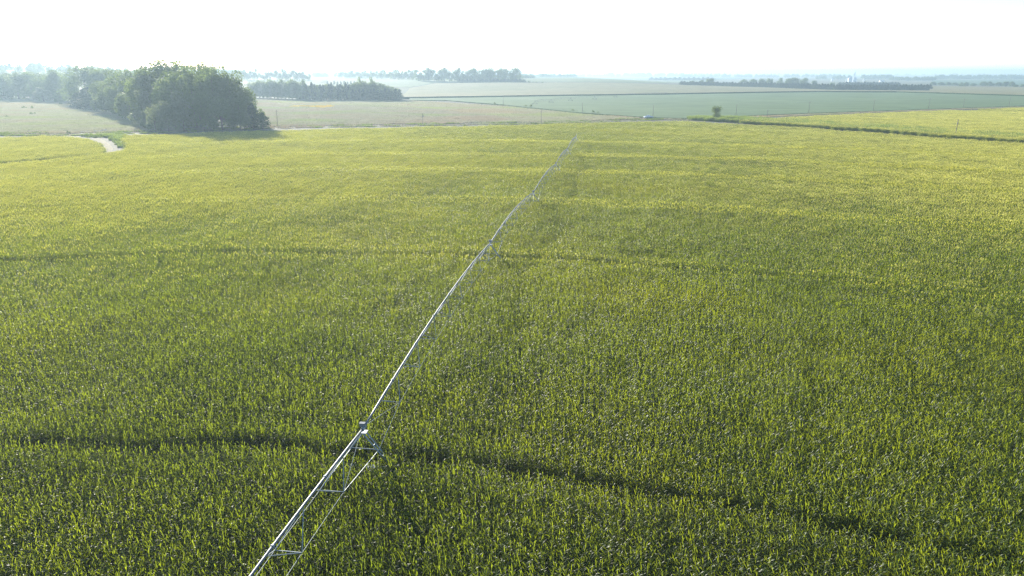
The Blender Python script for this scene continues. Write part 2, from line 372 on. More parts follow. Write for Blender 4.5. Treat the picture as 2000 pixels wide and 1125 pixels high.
# ------------------------------------------------------------------ corn
def corn_plant(V, F, Mi, x, y, r, s=1.0, tassel=0.0):
    """stalk, arching leaves in two opposite ranks, tassel"""
    H = r.uniform(1.9, 2.3) * s
    n0 = len(V); lean = Vector((r.uniform(-0.06, 0.06), r.uniform(-0.06, 0.06), 0))
    top = Vector((x, y, H)) + lean * H
    for k in range(3):
        w = k * 2.094; V.append((x + 0.016 * math.cos(w), y + 0.016 * math.sin(w), 0.0))
    for k in range(3):
        w = k * 2.094; V.append((top.x + 0.009 * math.cos(w), top.y + 0.009 * math.sin(w), H))
    for k in range(3): F.append((n0 + k, n0 + (k + 1) % 3, n0 + 3 + (k + 1) % 3, n0 + 3 + k)); Mi.append(1)
    az = r.uniform(0, math.pi * 2)
    nl = 10
    for k in range(nl):
        f = k / (nl - 1)
        z0 = H * (0.28 + 0.70 * f)
        a = az + (math.pi if k % 2 else 0) + r.uniform(-0.8, 0.8)
        ln = (0.74 - 0.32 * f) * r.uniform(0.7, 1.15) * s
        ang = R(r.uniform(20, 54) + 16 * (1 - f))             # from the vertical at the base
        droop = R(r.uniform(55, 140)) * (1.0 - 0.40 * f)      # bend along the leaf
        if r.random() < 0.22: droop *= 0.25                   # stiff upright blade
        w0 = r.uniform(0.06, 0.082) * (1 - 0.2 * f)
        d = Vector((math.cos(a), math.sin(a), 0)); sd = Vector((-d.y, d.x, 0))
        tw = r.uniform(-0.8, 0.8)
        p = Vector((x, y, z0)) + lean * z0; segs = 4; base = len(V); th = ang
        for q in range(segs + 1):
            t = q / segs
            wd = w0 * (0.55 + 0.9 * t if t < 0.5 else 1.0 * (1 - ((t - 0.5) / 0.5) ** 1.6) + 0.04) * 0.5
            up = Vector((-d.x * math.cos(th), -d.y * math.cos(th), math.sin(th)))
            across = sd * math.cos(tw * t) + up * math.sin(tw * t)
            V.append(tuple(p - across * wd)); V.append(tuple(p + across * wd))
            p = p + (d * math.sin(th) + Vector((0, 0, math.cos(th)))) * (ln / segs)
            th += droop / segs * (0.5 + t)
        for q in range(segs):
            F.append((base + 2 * q, base + 2 * q + 1, base + 2 * q + 3, base + 2 * q + 2)); Mi.append(0)
    if tassel:
        for k in range(5):
            a = r.uniform(0, 6.28); sp = r.uniform(0.03, 0.12) if k else 0.01; hh = r.uniform(0.2, 0.34) * s
            b = len(V); w = 0.012 + 0.015 * tassel  # tassels widen with their share, which also lightens the far corn like stronger light
            V.append((top.x - w, top.y, top.z - 0.03)); V.append((top.x + w, top.y + 0.01, top.z - 0.03))
            V.append((top.x + sp * math.cos(a) + w * 0.6, top.y + sp * math.sin(a), top.z + hh)); V.append((top.x + sp * math.cos(a) - w * 0.6, top.y + sp * math.sin(a), top.z + hh))
            F.append((b, b + 1, b + 2, b + 3)); Mi.append(2)
def corn_mesh(name, plants, r, tas=0.0, tw=None):
    V = []; F = []; Mi = []
    for x, y, s in plants: corn_plant(V, F, Mi, x, y, r, s, (tw or tas) if r.random() < tas else 0.0)
    me = mesh_np(name, V, F); 
    for m in ('corn', 'stalk', 'tassel'): me.materials.append(M[m])
    me.polygons.foreach_set('material_index', Mi); me.polygons.foreach_set('use_smooth', [True] * len(F)); return me
PW, PL, CS = 3.04, 3.2, 0.78                                              # patch: four rows of 0.76 m, sixteen plants a row
patches = []
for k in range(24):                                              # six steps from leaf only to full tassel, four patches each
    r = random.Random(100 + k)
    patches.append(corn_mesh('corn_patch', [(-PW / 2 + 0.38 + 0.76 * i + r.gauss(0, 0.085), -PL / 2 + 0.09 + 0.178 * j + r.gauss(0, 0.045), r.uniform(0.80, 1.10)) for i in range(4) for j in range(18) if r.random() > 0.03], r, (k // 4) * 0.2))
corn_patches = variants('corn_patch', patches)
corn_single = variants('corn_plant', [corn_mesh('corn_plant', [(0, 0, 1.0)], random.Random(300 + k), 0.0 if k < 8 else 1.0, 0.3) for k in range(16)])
ROW_A = R(83)                                                    # rows run nearly across the view
PIVOT = (-33.0, -102.0)
TOW_PX = [(710, 836), (958, 474), (1042, 376), (1086, 320), (1108.7, 291), (1125, 267)]
TOW = [at(x, y, 4.0) for x, y in TOW_PX]
TRACKS = [math.hypot(p.x - PIVOT[0], p.y - PIVOT[1]) for p in TOW]
def corn_points(poly, xmax_k=0.86, margin=50):
    xs = [p[0] for p in poly]; ys = [p[1] for p in poly]
    ca, sa = math.cos(ROW_A), math.sin(ROW_A)
    ext = max(max(map(abs, xs)), max(map(abs, ys))) * 1.5
    U, W = np.meshgrid(np.arange(-ext, ext, PW * CS), np.arange(-ext, ext, PL * CS))
    U = U.ravel(); W = W.ravel()
    X = U * ca - W * sa; Y = U * sa + W * ca
    k = inside(X, Y, poly) & (Y > 6) & (np.abs(X) < xmax_k * Y + margin) & (Y < 700)
    return X[k], Y[k]
def track_hit(X, Y, half):
    d = np.hypot(X - PIVOT[0], Y - PIVOT[1]); h = np.zeros(X.shape, bool)
    for rr, wd in zip(TRACKS, (0.62, 0.9, 0.65, 0.5, 0.5, 0.5)): h |= np.abs(d - rr - 0.6 + 0.25 * soft(X, Y, 14, 8)) < half + wd * (1 + 0.4 * soft(X, Y, 8, 9)) * np.clip(1.15 - np.maximum(X, 0) / (rr * 0.28), 0.15, 1)
    return h
def tassel_lighten(X, Y, r):
    """share of plants in tassel: none near the middle of the field, nearly all towards its far side, graded so distant corn looks more brightly lit"""
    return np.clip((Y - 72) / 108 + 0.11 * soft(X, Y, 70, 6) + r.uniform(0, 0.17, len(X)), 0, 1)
def lay_corn(name, poly, label, tracks):
    X, Y = corn_points(poly); r = np.random.default_rng(5)
    k = track_hit(X, Y, 2.9) if tracks else np.zeros(X.shape, bool)
    zs = 1.0 + 0.075 * soft(X, Y, 26, 3) + 0.05 * soft(X, Y, 9, 4)
    n = (~k).sum(); flip = r.integers(0, 2, n)
    sc = np.c_[np.where(r.random(n) < 0.5, -CS, CS), np.full(n, CS), zs[~k] * 0.92]
    scatter(name, np.c_[X[~k], Y[~k], np.zeros(n)], ROW_A + math.pi * flip, sc, np.floor(tassel_lighten(X[~k], Y[~k], r) * 5.99).astype(int) * 4 + r.integers(0, 4, n), corn_patches, label, 'corn')
    if tracks:
        ca, sa = math.cos(ROW_A), math.sin(ROW_A)
        gi, gj = np.meshgrid(np.arange(4), np.arange(18)); gi = gi.ravel(); gj = gj.ravel()
        u = (-PW / 2 + 0.38 + 0.76 * gi) * CS; w = (-PL / 2 + 0.09 + 0.178 * gj) * CS
        xx = (X[k][:, None] + u * ca - w * sa).ravel(); yy = (Y[k][:, None] + u * sa + w * ca).ravel()
        xx = xx + r.normal(0, 0.05, xx.shape); yy = yy + r.normal(0, 0.04, yy.shape)
        keep = ~track_hit(xx, yy, 0.0) | (r.random(xx.shape) < 0.06); xx, yy = xx[keep], yy[keep]; n = len(xx)
        s = r.uniform(0.88, 1.08, n) * (1 + 0.075 * soft(xx, yy, 26, 3))
        scatter(name + '_track_side', np.c_[xx, yy, np.zeros(n)], r.uniform(0, 6.28, n), np.c_[s * CS, s * CS, s * 0.95], np.where(r.random(n) < tassel_lighten(xx, yy, r), r.integers(8, 16, n), r.integers(0, 8, n)), corn_single, 'green corn standing along the wheel tracks of the pivot', 'corn')
lay_corn('corn_field', main_poly, 'tall green corn filling the foreground field', True)
lay_corn('corn_field_corner', corner_poly, 'corn in the corner piece left of the dirt lane', False)
lay_corn('corn_field_beyond_ditch', right_poly, 'yellow-green corn beyond the grassy ditch', False)
lay_corn('corn_field_sliver', right2_poly, 'narrow piece of corn at the far right', False)

TRUCK = at(1266, 231)
# ------------------------------------------------------------------ grass patches
def tuft_patch(seed, n, size, h0, h1, w, mat, head=None):
    r = random.Random(seed); V = []; F = []
    for _ in range(n):
        x, y = r.uniform(-size / 2, size / 2), r.uniform(-size / 2, size / 2); h = r.uniform(h0, h1) ; a = r.uniform(0, 6.28)
        for q in range(3):
            aa = a + q * 2.1 + r.uniform(-0.5, 0.5); ln = r.uniform(0.15, 0.5) * h; b = len(V); dx, dy = math.cos(aa), math.sin(aa)
            V += [(x - dy * w, y + dx * w, 0), (x + dy * w, y - dx * w, 0), (x + dx * ln * 0.5 + dy * w * 0.8, y + dy * ln * 0.5 - dx * w * 0.8, h * 0.65), (x + dx * ln * 0.5 - dy * w * 0.8, y + dy * ln * 0.5 + dx * w * 0.8, h * 0.65),
                  (x + dx * ln, y + dy * ln, h)]
            F += [(b, b + 1, b + 2, b + 3), (b + 3, b + 2, b + 4)]
    me = mesh_np('tufts', V, F); me.materials.append(M[mat]); return me
M['grass_tan'] = leaf_mat('tan_pasture_grass', (0.19, 0.178, 0.13), (0.265, 0.25, 0.185), (0.40, 0.385, 0.28), 0.45, 0.7, 0.15, 0.012, ((1.08, 0.95, 0.92), (0.9, 1.05, 0.72)), 0.15)
tan_coll = variants('tan_tufts', [tuft_patch(60 + k, 70, 6, 0.35, 0.8, 0.12, 'grass_tan') for k in range(6)])
past_coll = variants('pasture_tufts', [tuft_patch(k, 70, 6, 0.35, 0.8, 0.12, 'grass') for k in range(6)])
lush_coll = variants('verge_tufts', [tuft_patch(20 + k, 70, 4, 0.5, 1.3, 0.10, 'lush') for k in range(6)])
flow_coll = variants('flower_tufts', [tuft_patch(40 + k, 60, 4, 0.6, 1.0, 0.16, 'flower') for k in range(3)])
def scatter_poly(name, poly, step, coll, nvar, label, cat, zmin=0.7, zmax=1.2, keep=None, seed=1):
    r = np.random.default_rng(seed); xs = [p[0] for p in poly]; ys = [p[1] for p in poly]
    X, Y = np.meshgrid(np.arange(min(xs), max(xs), step), np.arange(min(ys), max(ys), step)); X = X.ravel() + r.uniform(-.3, .3, X.size) * step; Y = Y.ravel() + r.uniform(-.3, .3, Y.size) * step
    k = inside(X, Y, [tuple(p[:2]) for p in poly])
    if keep is not None: k &= keep(X, Y)
    X, Y = X[k], Y[k]; n = len(X); s = r.uniform(zmin, zmax, n)
    return scatter(name, np.c_[X, Y, np.zeros(n)], r.uniform(0, 6.28, n), np.c_[np.ones(n), np.ones(n), s], r.integers(0, nvar, n), coll, label, cat)
def off_line(pts, w):
    L = [(p[0], p[1]) for p in pts]
    def f(X, Y):
        ok = np.ones(X.shape, bool)
        for (x0, y0), (x1, y1) in zip(L[:-1], L[1:]):
            dx, dy = x1 - x0, y1 - y0; t = np.clip(((X - x0) * dx + (Y - y0) * dy) / (dx * dx + dy * dy + 1e-9), 0, 1)
            ok &= np.hypot(X - x0 - t * dx, Y - y0 - t * dy) > w
        return ok
    return f
scatter_poly('tan_pasture_grass', P([(480, 252), (826, 245.5), (930, 244), (1010, 232), (860, 215), (720, 205), (560, 207), (500, 192), (470, 240)]), 4.6, tan_coll, 6,
             'dry greyish tan pasture grass right of the big grove', 'grass', keep=off_line(road_a, 4.5))
scatter_poly('pasture_grass', P([(930, 244), (1057, 242), (1180, 238), (1275, 233), (1137, 223.5), (983, 208), (800, 197), (640, 197), (500, 192), (560, 207), (720, 205), (860, 215), (1010, 232)]), 4.6, past_coll, 6,
             'pale green pasture grass behind the corn', 'grass', keep=off_line(road_a, 4.5))
scatter_poly('pasture_grass_left', P([(-350, 272), (0, 265.5), (160, 264), (290, 259), (310, 250), (280, 235), (240, 218), (190, 205), (150, 196), (0, 190), (-350, 187)]), 5.0, past_coll, 6,
             'pale rough pasture grass left of the big grove', 'grass', keep=off_line(road_a, 4.5))
def near_line(pts, w0, w1, seed):
    f0, f1 = off_line(pts, w0), off_line(pts, w1); r = np.random.default_rng(seed)
    return lambda X, Y: f0(X, Y) & ~f1(X, Y) & (r.random(X.shape) < 0.5 + 0.45 * soft(X, Y, 30, seed))
scatter_poly('verge_grass', P([(-350, 278), (1360, 241), (1360, 226), (-350, 258)]), 3.0, lush_coll, 6, 'green verge grass along the gravel road', 'grass', 0.25, 0.8, keep=lambda X, Y, f=near_line(road_a, 4.2, 8.5, 3): f(X, Y) & (np.hypot(X - TRUCK.x, Y - TRUCK.y) > 9), seed=2)
scatter_poly('field_edge_grass', P([(850, 193), (1340, 240), (1500, 236), (2450, 206), (2450, 190), (2000, 203), (1340, 226)]), 3.4, past_coll, 6, 'rough pale grass along the bean field edge', 'grass', 0.6, 1.1, keep=lambda X, Y, f=off_line(road_b, 11): ~f(X, Y) & (np.hypot(X - TRUCK.x, (Y - TRUCK.y) * 0.5) > 8), seed=3)
scatter_poly('ditch_grass', ditch_pts_near + ditch_pts_far, 2.3, lush_coll, 6, 'tall lush green grass filling the ditch', 'grass', 1.3, 2.4, seed=4)
scatter_poly('lane_grass', P([(168, 266), (195, 276), (206, 281), (228, 299), (246, 290), (247, 270), (240, 262)]), 2.6, lush_coll, 6, 'rough grass around the mouth of the dirt lane', 'grass', 0.4, 1.3, keep=off_line(lane, 5.0), seed=5)
scatter_poly('orange_wildflowers', P([(566, 209.5), (600, 208.6), (625, 211.5), (655, 208.5), (648, 206.8), (610, 207.8), (570, 207.8)]), 4.4, flow_coll, 3, 'patch of orange wildflowers in the tan pasture', 'wildflowers', 0.9, 1.2, seed=6)

# ------------------------------------------------------------------ trees
def leaf_cards(C, Nrm, size, r):
    n = len(C); A = r.normal(size=(n, 3)); A -= (A * Nrm).sum(1, keepdims=True) * Nrm; A /= np.linalg.norm(A, axis=1, keepdims=True) + 1e-9
    B = np.cross(Nrm, A); s = size * r.uniform(0.6, 1.3, (n, 1)); t = s * r.uniform(0.5, 0.9, (n, 1)); bend = Nrm * s * r.uniform(-0.35, 0.35, (n, 1))
    V = np.stack([C - A * s, C - B * t + bend, C + A * s, C + B * t + bend], 1).reshape(-1, 3)
    F = np.arange(4 * n).reshape(-1, 4); return V, F
def crown_mesh(seed, H, W, base, lobes, leaves, size, mat, style='broad'):
    r = np.random.default_rng(seed); Cs = []; Ns = []; tips = []
    for i in range(lobes):
        if style == 'cedar':
            f = (i + 0.5) / lobes; z = base + (H - base) * f; rad = W * 0.5 * (1 - f ** 3.0) * 0.72 + 0.5
            a = r.uniform(0, 6.28); off = rad * r.uniform(0.1, 0.5); c = np.array([off * math.cos(a), off * math.sin(a), z]); lr = np.array([rad * 0.9, rad * 0.9, H * 0.11])
        else:
            u = r.normal(size=3); u /= np.linalg.norm(u); u[2] = abs(u[2]) * 0.95 - 0.32 if style != 'open' else abs(u[2]) - 0.2
            rr = r.uniform(0.45, 0.86)
            c = np.array([u[0] * W * 0.42 * rr / 0.7, u[1] * W * 0.42 * rr / 0.7, base + (H - base) * (0.46 + 0.50 * u[2] * rr / 0.8)])
            q = W * r.uniform(0.15, 0.25) * (0.7 if style == 'open' else 1); lr = np.array([q, q, q * r.uniform(0.5, 0.7)])
            c[2] = min(c[2], H - lr[2] * 0.8)
        if style == 'twin':
            f = r.uniform(0.1, 1.0); sd = -1 if i % 5 < 2 else 1; q = W * (0.24 if sd > 0 else 0.19)
            c = np.array([sd * W * (0.05 + 0.13 * f) + r.normal(0, 0.05) * W, r.normal(0, 0.10) * W, H * (0.10 + 0.78 * f * (1.0 if sd > 0 else 0.97))]); lr = np.array([q, q, q * 0.8])
        tips.append((c, lr))
        n = int(leaves / lobes * r.uniform(0.7, 1.3)); d = r.normal(size=(n, 3)); d /= np.linalg.norm(d, axis=1, keepdims=True)
        sh = r.uniform(0.55, 1.08, (n, 1)) ** 0.7
        Cs.append(c + d * lr * sh); nn = d + r.normal(0, 0.55, (n, 3)) + np.array([0, 0, 0.3]); Ns.append(nn / np.linalg.norm(nn, axis=1, keepdims=True))
    Cs = np.concatenate(Cs)
    if style != 'cedar':
        zlo = max(0.15, base * 0.55); zmx = np.percentile(Cs[:, 2], 99.4); zmn = Cs[:, 2].min(); Cs[:, 2] = zlo + (Cs[:, 2] - zmn) / (zmx - zmn) * (H - zlo)
        Cs[:, :2] *= W * 0.5 / np.percentile(np.hypot(Cs[:, 0], Cs[:, 1]), 98)
    Ns = np.concatenate(Ns)
    if style != 'cedar': Ns = Ns[Cs[:, 2] <= H]; Cs = Cs[Cs[:, 2] <= H]
    V, F = leaf_cards(Cs, Ns, size, r)
    me = mesh_np('crown', V, F); me.materials.append(M[mat]); return me, tips
def trunk_mesh(seed, H, base, r0, tips, nl=9):
    r = random.Random(seed); mb = MB(); fork = base + (H - base) * 0.18
    mb.tube([(0, 0, -0.3), (r0 * 0.2, 0, fork * 0.5), (0.1, 0.1, fork), (0.2, -0.1, H * 0.62), (0.1, 0, H * 0.85)], [r0 * 1.25, r0, r0 * 0.8, r0 * 0.4, r0 * 0.1], 7)
    for c, lr in tips[:nl]:
        z0 = fork * r.uniform(0.85, 1.5); a = Vector((0.05, 0, min(z0, H * 0.6))); b = Vector(c); m = a.lerp(b, 0.5) + Vector((0, 0, -0.04 * H * r.random()))
        mb.tube([a, m, b], [r0 * 0.4, r0 * 0.25, r0 * 0.07], 5)
    return mb.mesh('trunk', True)
KIND = {}
def make_kind(key, n, H, W, base, lobes, leaves, size, mat, style, r0):
    L = []
    for k in range(n):
        me, tips = crown_mesh(hash_seed(key) + k, H, W, base, lobes, leaves, size, mat, style)
        tm = trunk_mesh(k, H, base, r0, tips); tm.materials.append(M['bark']); L.append((me, tm))
    KIND[key] = (L, H, W)
def hash_seed(s): return sum(ord(c) * (i + 3) for i, c in enumerate(s))
make_kind('broad', 7, 20, 15, 0.8, 26, 5600, 0.38, 'tree_leaf', 'broad', 0.42)
make_kind('pale', 3, 14, 11, 1.2, 18, 2600, 0.38, 'pale_leaf', 'broad', 0.28)
make_kind('open', 4, 20, 14, 0.8, 26, 3000, 0.42, 'tree_leaf', 'open', 0.38)
make_kind('cedar', 5, 9, 5.5, 0.2, 16, 1700, 0.26, 'cedar_leaf', 'cedar', 0.16)
make_kind('bush', 4, 2.5, 3.2, 0.05, 8, 420, 0.16, 'tree_leaf', 'broad', 0.06)
make_kind('far', 4, 18, 15, 1.0, 16, 1100, 0.7, 'tree_leaf', 'broad', 0.4)
make_kind('twin', 1, 9, 7.5, 0.3, 26, 3200, 0.20, 'tree_leaf', 'twin', 0.2)
NAMES = {'twin': 'broadleaf_tree', 'broad': 'broadleaf_tree', 'pale': 'pale_broadleaf_tree', 'open': 'open_crowned_tree', 'cedar': 'cedar_tree', 'bush': 'bush', 'far': 'broadleaf_tree'}
CATS = {'bush': 'bush'}
cnt = [0]
def tree(key, px, base, top, wpx, label, group=None, z=0.0):
    Pt = at_t(px, base, 0.0); h = max(1.0, height_at(Pt, top) - Pt.z); w = wpx * px_size(Pt)
    L, H, W = KIND[key]; cnt[0] += 1; k = cnt[0]
    o = empty(NAMES[key], (Pt.x, Pt.y, Pt.z - 0.05), (k * 2.399) % 6.283)
    o.scale = (w / W, w / W * (0.9 + 0.2 * ((k * 37) % 10) / 10), h / H)
    tag(o, label, CATS.get(key, 'tree'), group)
    me, tm = L[k % len(L)]
    link('crown', me, None, o); link('trunk', tm, None, o)
    return o
def word(n): return ['first', 'second', 'third', 'fourth', 'fifth', 'sixth', 'seventh', 'eighth', 'ninth', 'tenth', 'eleventh', 'twelfth', 'thirteenth', 'fourteenth', 'fifteenth', 'sixteenth', 'seventeenth', 'eighteenth', 'nineteenth', 'twentieth'][n]

GG = 'trees of the big grove'
# the big grove beside the corn, nearest first: (kind, x, base row, top row, width, label)
grove = [
    ('cedar', 514, 252, 222, 34, 'low dark evergreen bush tree at the right tip of the big grove'),
    ('cedar', 497, 252, 205, 34, 'second dark evergreen from the right tip of the big grove'),
    ('broad', 487, 249, 170, 58, 'drooping tree at the right edge of the big grove, overhanging the pasture'),
    ('broad', 457, 249, 137, 70, 'tall airy topped tree near the right end of the big grove'),
    ('broad', 424, 250, 129, 78, 'tall tree second from the right end along the grove skyline'),
    ('broad', 470, 253, 190, 56, 'dark low tree along the corn, right part of the big grove'),
    ('broad', 435, 254, 188, 58, 'dark low tree along the corn, middle of the big grove'),
    ('broad', 398, 255, 180, 58, 'dark low tree along the corn, left of the grove middle'),
    ('broad', 385, 250, 128, 84, 'tall tree in the middle of the big grove skyline'),
    ('pale', 360, 256, 178, 58, 'pale lit tree at the front of the big grove by the corn'),
    ('pale', 330, 258, 198, 40, 'small tree just right of the pale round tree by the grove'),
    ('pale', 305, 257, 204, 36, 'small pale round tree by the pole at the grove front'),
    ('pale', 288, 252, 216, 26, 'smallest pale tree at the left front of the big grove'),
    ('broad', 345, 248, 140, 84, 'broad tree in the left front of the big grove'),
    ('broad', 402, 241, 121, 90, 'tall tree behind the middle of the big grove'),
    ('broad', 365, 238, 119, 92, 'tallest tree of the big grove, right half of its summit'),
    ('broad', 328, 236, 117, 92, 'tallest tree of the big grove, left half of its summit'),
    ('broad', 298, 236, 132, 76, 'tree left of the big grove summit'),
    ('pale', 284, 243, 176, 54, 'greyish tree on the left flank of the big grove'),
    ('broad', 264, 234, 152, 62, 'tree on the left flank of the grove above the pasture corner'),
    ('pale', 252, 231, 180, 42, 'pale low tree on the left flank of the grove'),
    ('broad', 236, 225, 168, 50, 'dark lower tree on the left flank of the grove'),
    ('broad', 222, 221, 152, 58, 'tree with lit crown left of the grove flank'),
    ('broad', 206, 217, 158, 48, 'tree just right of the dark cedars of the grove'),
    ('broad', 268, 222, 134, 76, 'tall tree behind the left flank of the grove'),
    ('broad', 238, 213, 136, 70, 'hazy tree on the skyline left of the grove'),
    ('cedar', 186, 214, 174, 42, 'dark cedar right of the dark clump at left end of the grove'),
    ('cedar', 168, 213, 175, 42, 'dark cedar in the middle of the clump at left end of the grove'),
    ('cedar', 152, 210, 183, 34, 'dark cedar at the left end of the grove clump'),
    ('cedar', 176, 209, 172, 40, 'dark cedar behind the clump at left end of the grove'),
    ('broad', 172, 203, 128, 78, 'hazy tall tree behind the dark cedars'),
    ('broad', 206, 204, 132, 64, 'hazy tree behind the left of the grove'),
]
for g in grove: tree(*g, group=GG)
GL = 'hazy trees of the left wood'
for k, a in enumerate([(-60, 192, 140, 62), (-22, 193, 143, 58), (10, 193, 146, 54), (38, 194, 141, 56), (66, 194, 140, 50), (94, 195, 147, 50), (118, 196, 136, 52), (140, 198, 150, 44)]):
    tree('broad', *a, 'hazy tree of the left wood, %s from the left' % word(k), GL)
for k, a in enumerate([(-40, 190, 140, 60), (24, 190, 142, 56), (80, 190, 140, 58), (108, 190, 138, 56), (-90, 190, 140, 60)]):
    tree('broad', *a, 'hazy tree in the back row of the left wood', GL)
for k in range(9): tree('pale', -30 + 19 * k, 191.5, 174 + 3 * math.sin(k * 2.2), 26, 'low hazy tree at the foot of the left wood', GL)
tree('pale', 86, 199, 170, 38, 'round flat-topped tree alone before the left wood', GL)
for k, a in enumerate([(112, 199, 188, 16), (124, 198, 189, 14), (4, 197, 190, 12)]): tree('bush', *a, ['pale bush right of the round lone tree', 'bush between round lone tree and dark cedars', 'bush at the left picture edge before the wood'][k])
for k, a in enumerate([(119, 204, 200, 8), (63, 213, 206, 7), (48, 212, 207, 9), (60, 224, 219, 9), (68, 223, 219, 6), (132, 225, 222, 6), (13, 229, 225, 6), (174, 226, 223, 8), (134, 261, 255, 9), (90, 262, 257, 5)]):
    tree('bush', *a, '%s of the small bushes dotted over the left pasture, from the top' % word(k), 'bushes in the left pasture')
# windbreak behind the tan pasture
GW = 'trees of the windbreak behind the tan pasture'
for k in range(15):
    x = 493 + 7.2 * k; tree('broad' if k % 3 else 'pale', x, 191.5 + 0.3 * k, 157 + 3 * math.sin(k * 2.1) + (2 if k < 3 else 0), 22 + 4 * math.sin(k * 1.3), '%s tree from the left in the windbreak behind the pasture' % word(k), GW)
for k in range(20):
    x = 588 + 5.6 * k; tree('cedar' if k % 3 else 'broad', x, 195.6, 165.5 + 1.6 * math.sin(k * 2.7) + 1.6 * math.sin(k * 1.1), 19 + 3 * math.sin(k), '%s dark tree from the left in the windbreak middle' % word(k), GW)
for k in range(12):
    x = 690 + 7.7 * k; tree('broad', x, 196 - 0.1 * k, (163, 160, 161, 158, 162, 160, 161, 162, 164, 167, 169, 172)[k], 21, '%s tree along the right part of the windbreak' % word(k), GW)
for k in range(14):
    x = 690 + 7 * k; tree('cedar', x, 197, 176 + 2 * math.sin(k * 1.9), 16, 'dark shrubby cedar at the foot of the windbreak', GW)
tree('open', 706, 195, 150, 18, 'left of two tall open trees rising from the windbreak', GW)
tree('open', 730, 195, 149.5, 22, 'right of two tall open trees rising from the windbreak', GW)
for k in range(10): tree('cedar', 640 + 6.5 * k, 165, 158.5 + math.sin(k * 2.3), 5, 'tiny conifer in the row behind the windbreak', 'tiny conifers behind the windbreak')
# far groups left of centre
GA = 'hazy trees of the far left group'
for k, x in enumerate([478, 490, 503, 516, 528, 541, 552, 563, 574, 585, 594, 602]):
    tree('far', x, 157, (135, 137, 133, 140, 138, 136, 134, 135, 134, 140, 139, 143)[k], 20 if k < 10 else 16, '%s tree from the left in the far hazy clump' % word(k), GA)
GB = 'hazy trees of the long far row'
for k in range(19):
    tree('far', 668 + 7.8 * k, 152.5 + 0.2 * k, 138.5 - 0.12 * k + 2 * math.sin(k * 1.7), 16, '%s tree from the left in the long far hazy row' % word(k), GB)
GO = 'open trees of the middle far grove'
for k in range(20):
    tree('broad' if k % 3 else 'open', 818 + 10 * k, 158.5 + 0.1 * k, 134 + 3 * math.sin(k * 2.2) + (2 if k in (0, 6) else 0), 22 + 4 * math.sin(k * 1.4), '%s airy tree from the left in the middle far grove' % word(k), GO)
for k in range(18):
    tree('cedar', 897 + 7.4 * k, 161.5, 154.5 + 0.8 * math.sin(k * 1.9), 13, 'dark low cedar in the hedge under the middle far grove', 'hedge under the middle far grove')
for k, a in enumerate([(1033, 161.5, 157.5, 7), (1041, 161.8, 158.6, 7), (1048, 161.8, 159, 5), (1060, 162.3, 159.2, 5), (1066, 162.5, 160, 4), (1071, 162.5, 160.3, 3.5)]):
    tree('bush', *a, '%s of six dark bushes on the tan field edge, from the left' % word(k), 'bushes on the tan field edge')
for k in range(14):
    tree('cedar', 1272 + 9.2 * k, 156.8 + 0.05 * k, 151.3 + 0.5 * math.sin(k * 2), 15, 'hazy cedar in the hedge behind the right windbreak', 'hazy hedge behind the right windbreak')
# the long dark windbreak at the right
GR = 'cedars of the long right windbreak'
for k in range(84):
    x = 1331 + 5.83 * k; f = k / 83; b = 165.3 + 10.6 * min(1, f * 1.55) + 0.2 * math.sin(k)
    hpx = 6.5 + 4.2 * min(1, f * 1.5) + 0.7 * math.sin(k * 2.3) + (0.8 if 20 < k < 50 else 0)
    tree('cedar', x, b, b - hpx, 12.5 + 2 * math.sin(k * 1.7), 'dark cedar in the long windbreak at right', GR)
for k in range(20):
    x = 1640 + 6 * k; tree('cedar', x, 167.5, 160.5 + 0.7 * math.sin(k * 2.1), 12, 'hazy cedar in the hedge before the grain bins', 'hedge before the grain bins')
for k, a in enumerate([(1353, 165.5, 157.5, 12), (1370, 166.5, 156, 12), (1385, 167, 153, 20), (1453, 168, 154.5, 20), (1470, 168.5, 154, 18), (1488, 169, 153, 18), (1503, 169, 153, 17), (1523, 168, 151.7, 14), (1540, 169, 152.5, 18), (1553, 169, 151, 22), (1570, 169.5, 151.5, 20), (1590, 170, 157, 14), (1625, 172, 161, 12)]):
    tree('broad', *a, '%s round tree from the left rising above the long right windbreak' % word(k), 'round trees above the right windbreak')
for k, a in enumerate([(1822, 166.5, 160, 14), (1838, 166.5, 160.3, 16), (1852, 166.8, 160.2, 16), (1865, 167.3, 161, 14), (1877, 169, 160.5, 9), (1886, 169, 160.2, 11), (1900, 168.3, 162.5, 12), (1919, 168, 158.7, 15), (1933, 168.3, 159, 16), (1950, 168.6, 160.2, 14), (1963, 168.8, 158.8, 14), (1976, 168.8, 158.5, 12), (1984, 171, 165, 9), (1998, 170.5, 164, 10)]):
    tree('broad', *a, '%s low tree from the left in the row at the right edge' % word(k), 'low trees at the right edge')
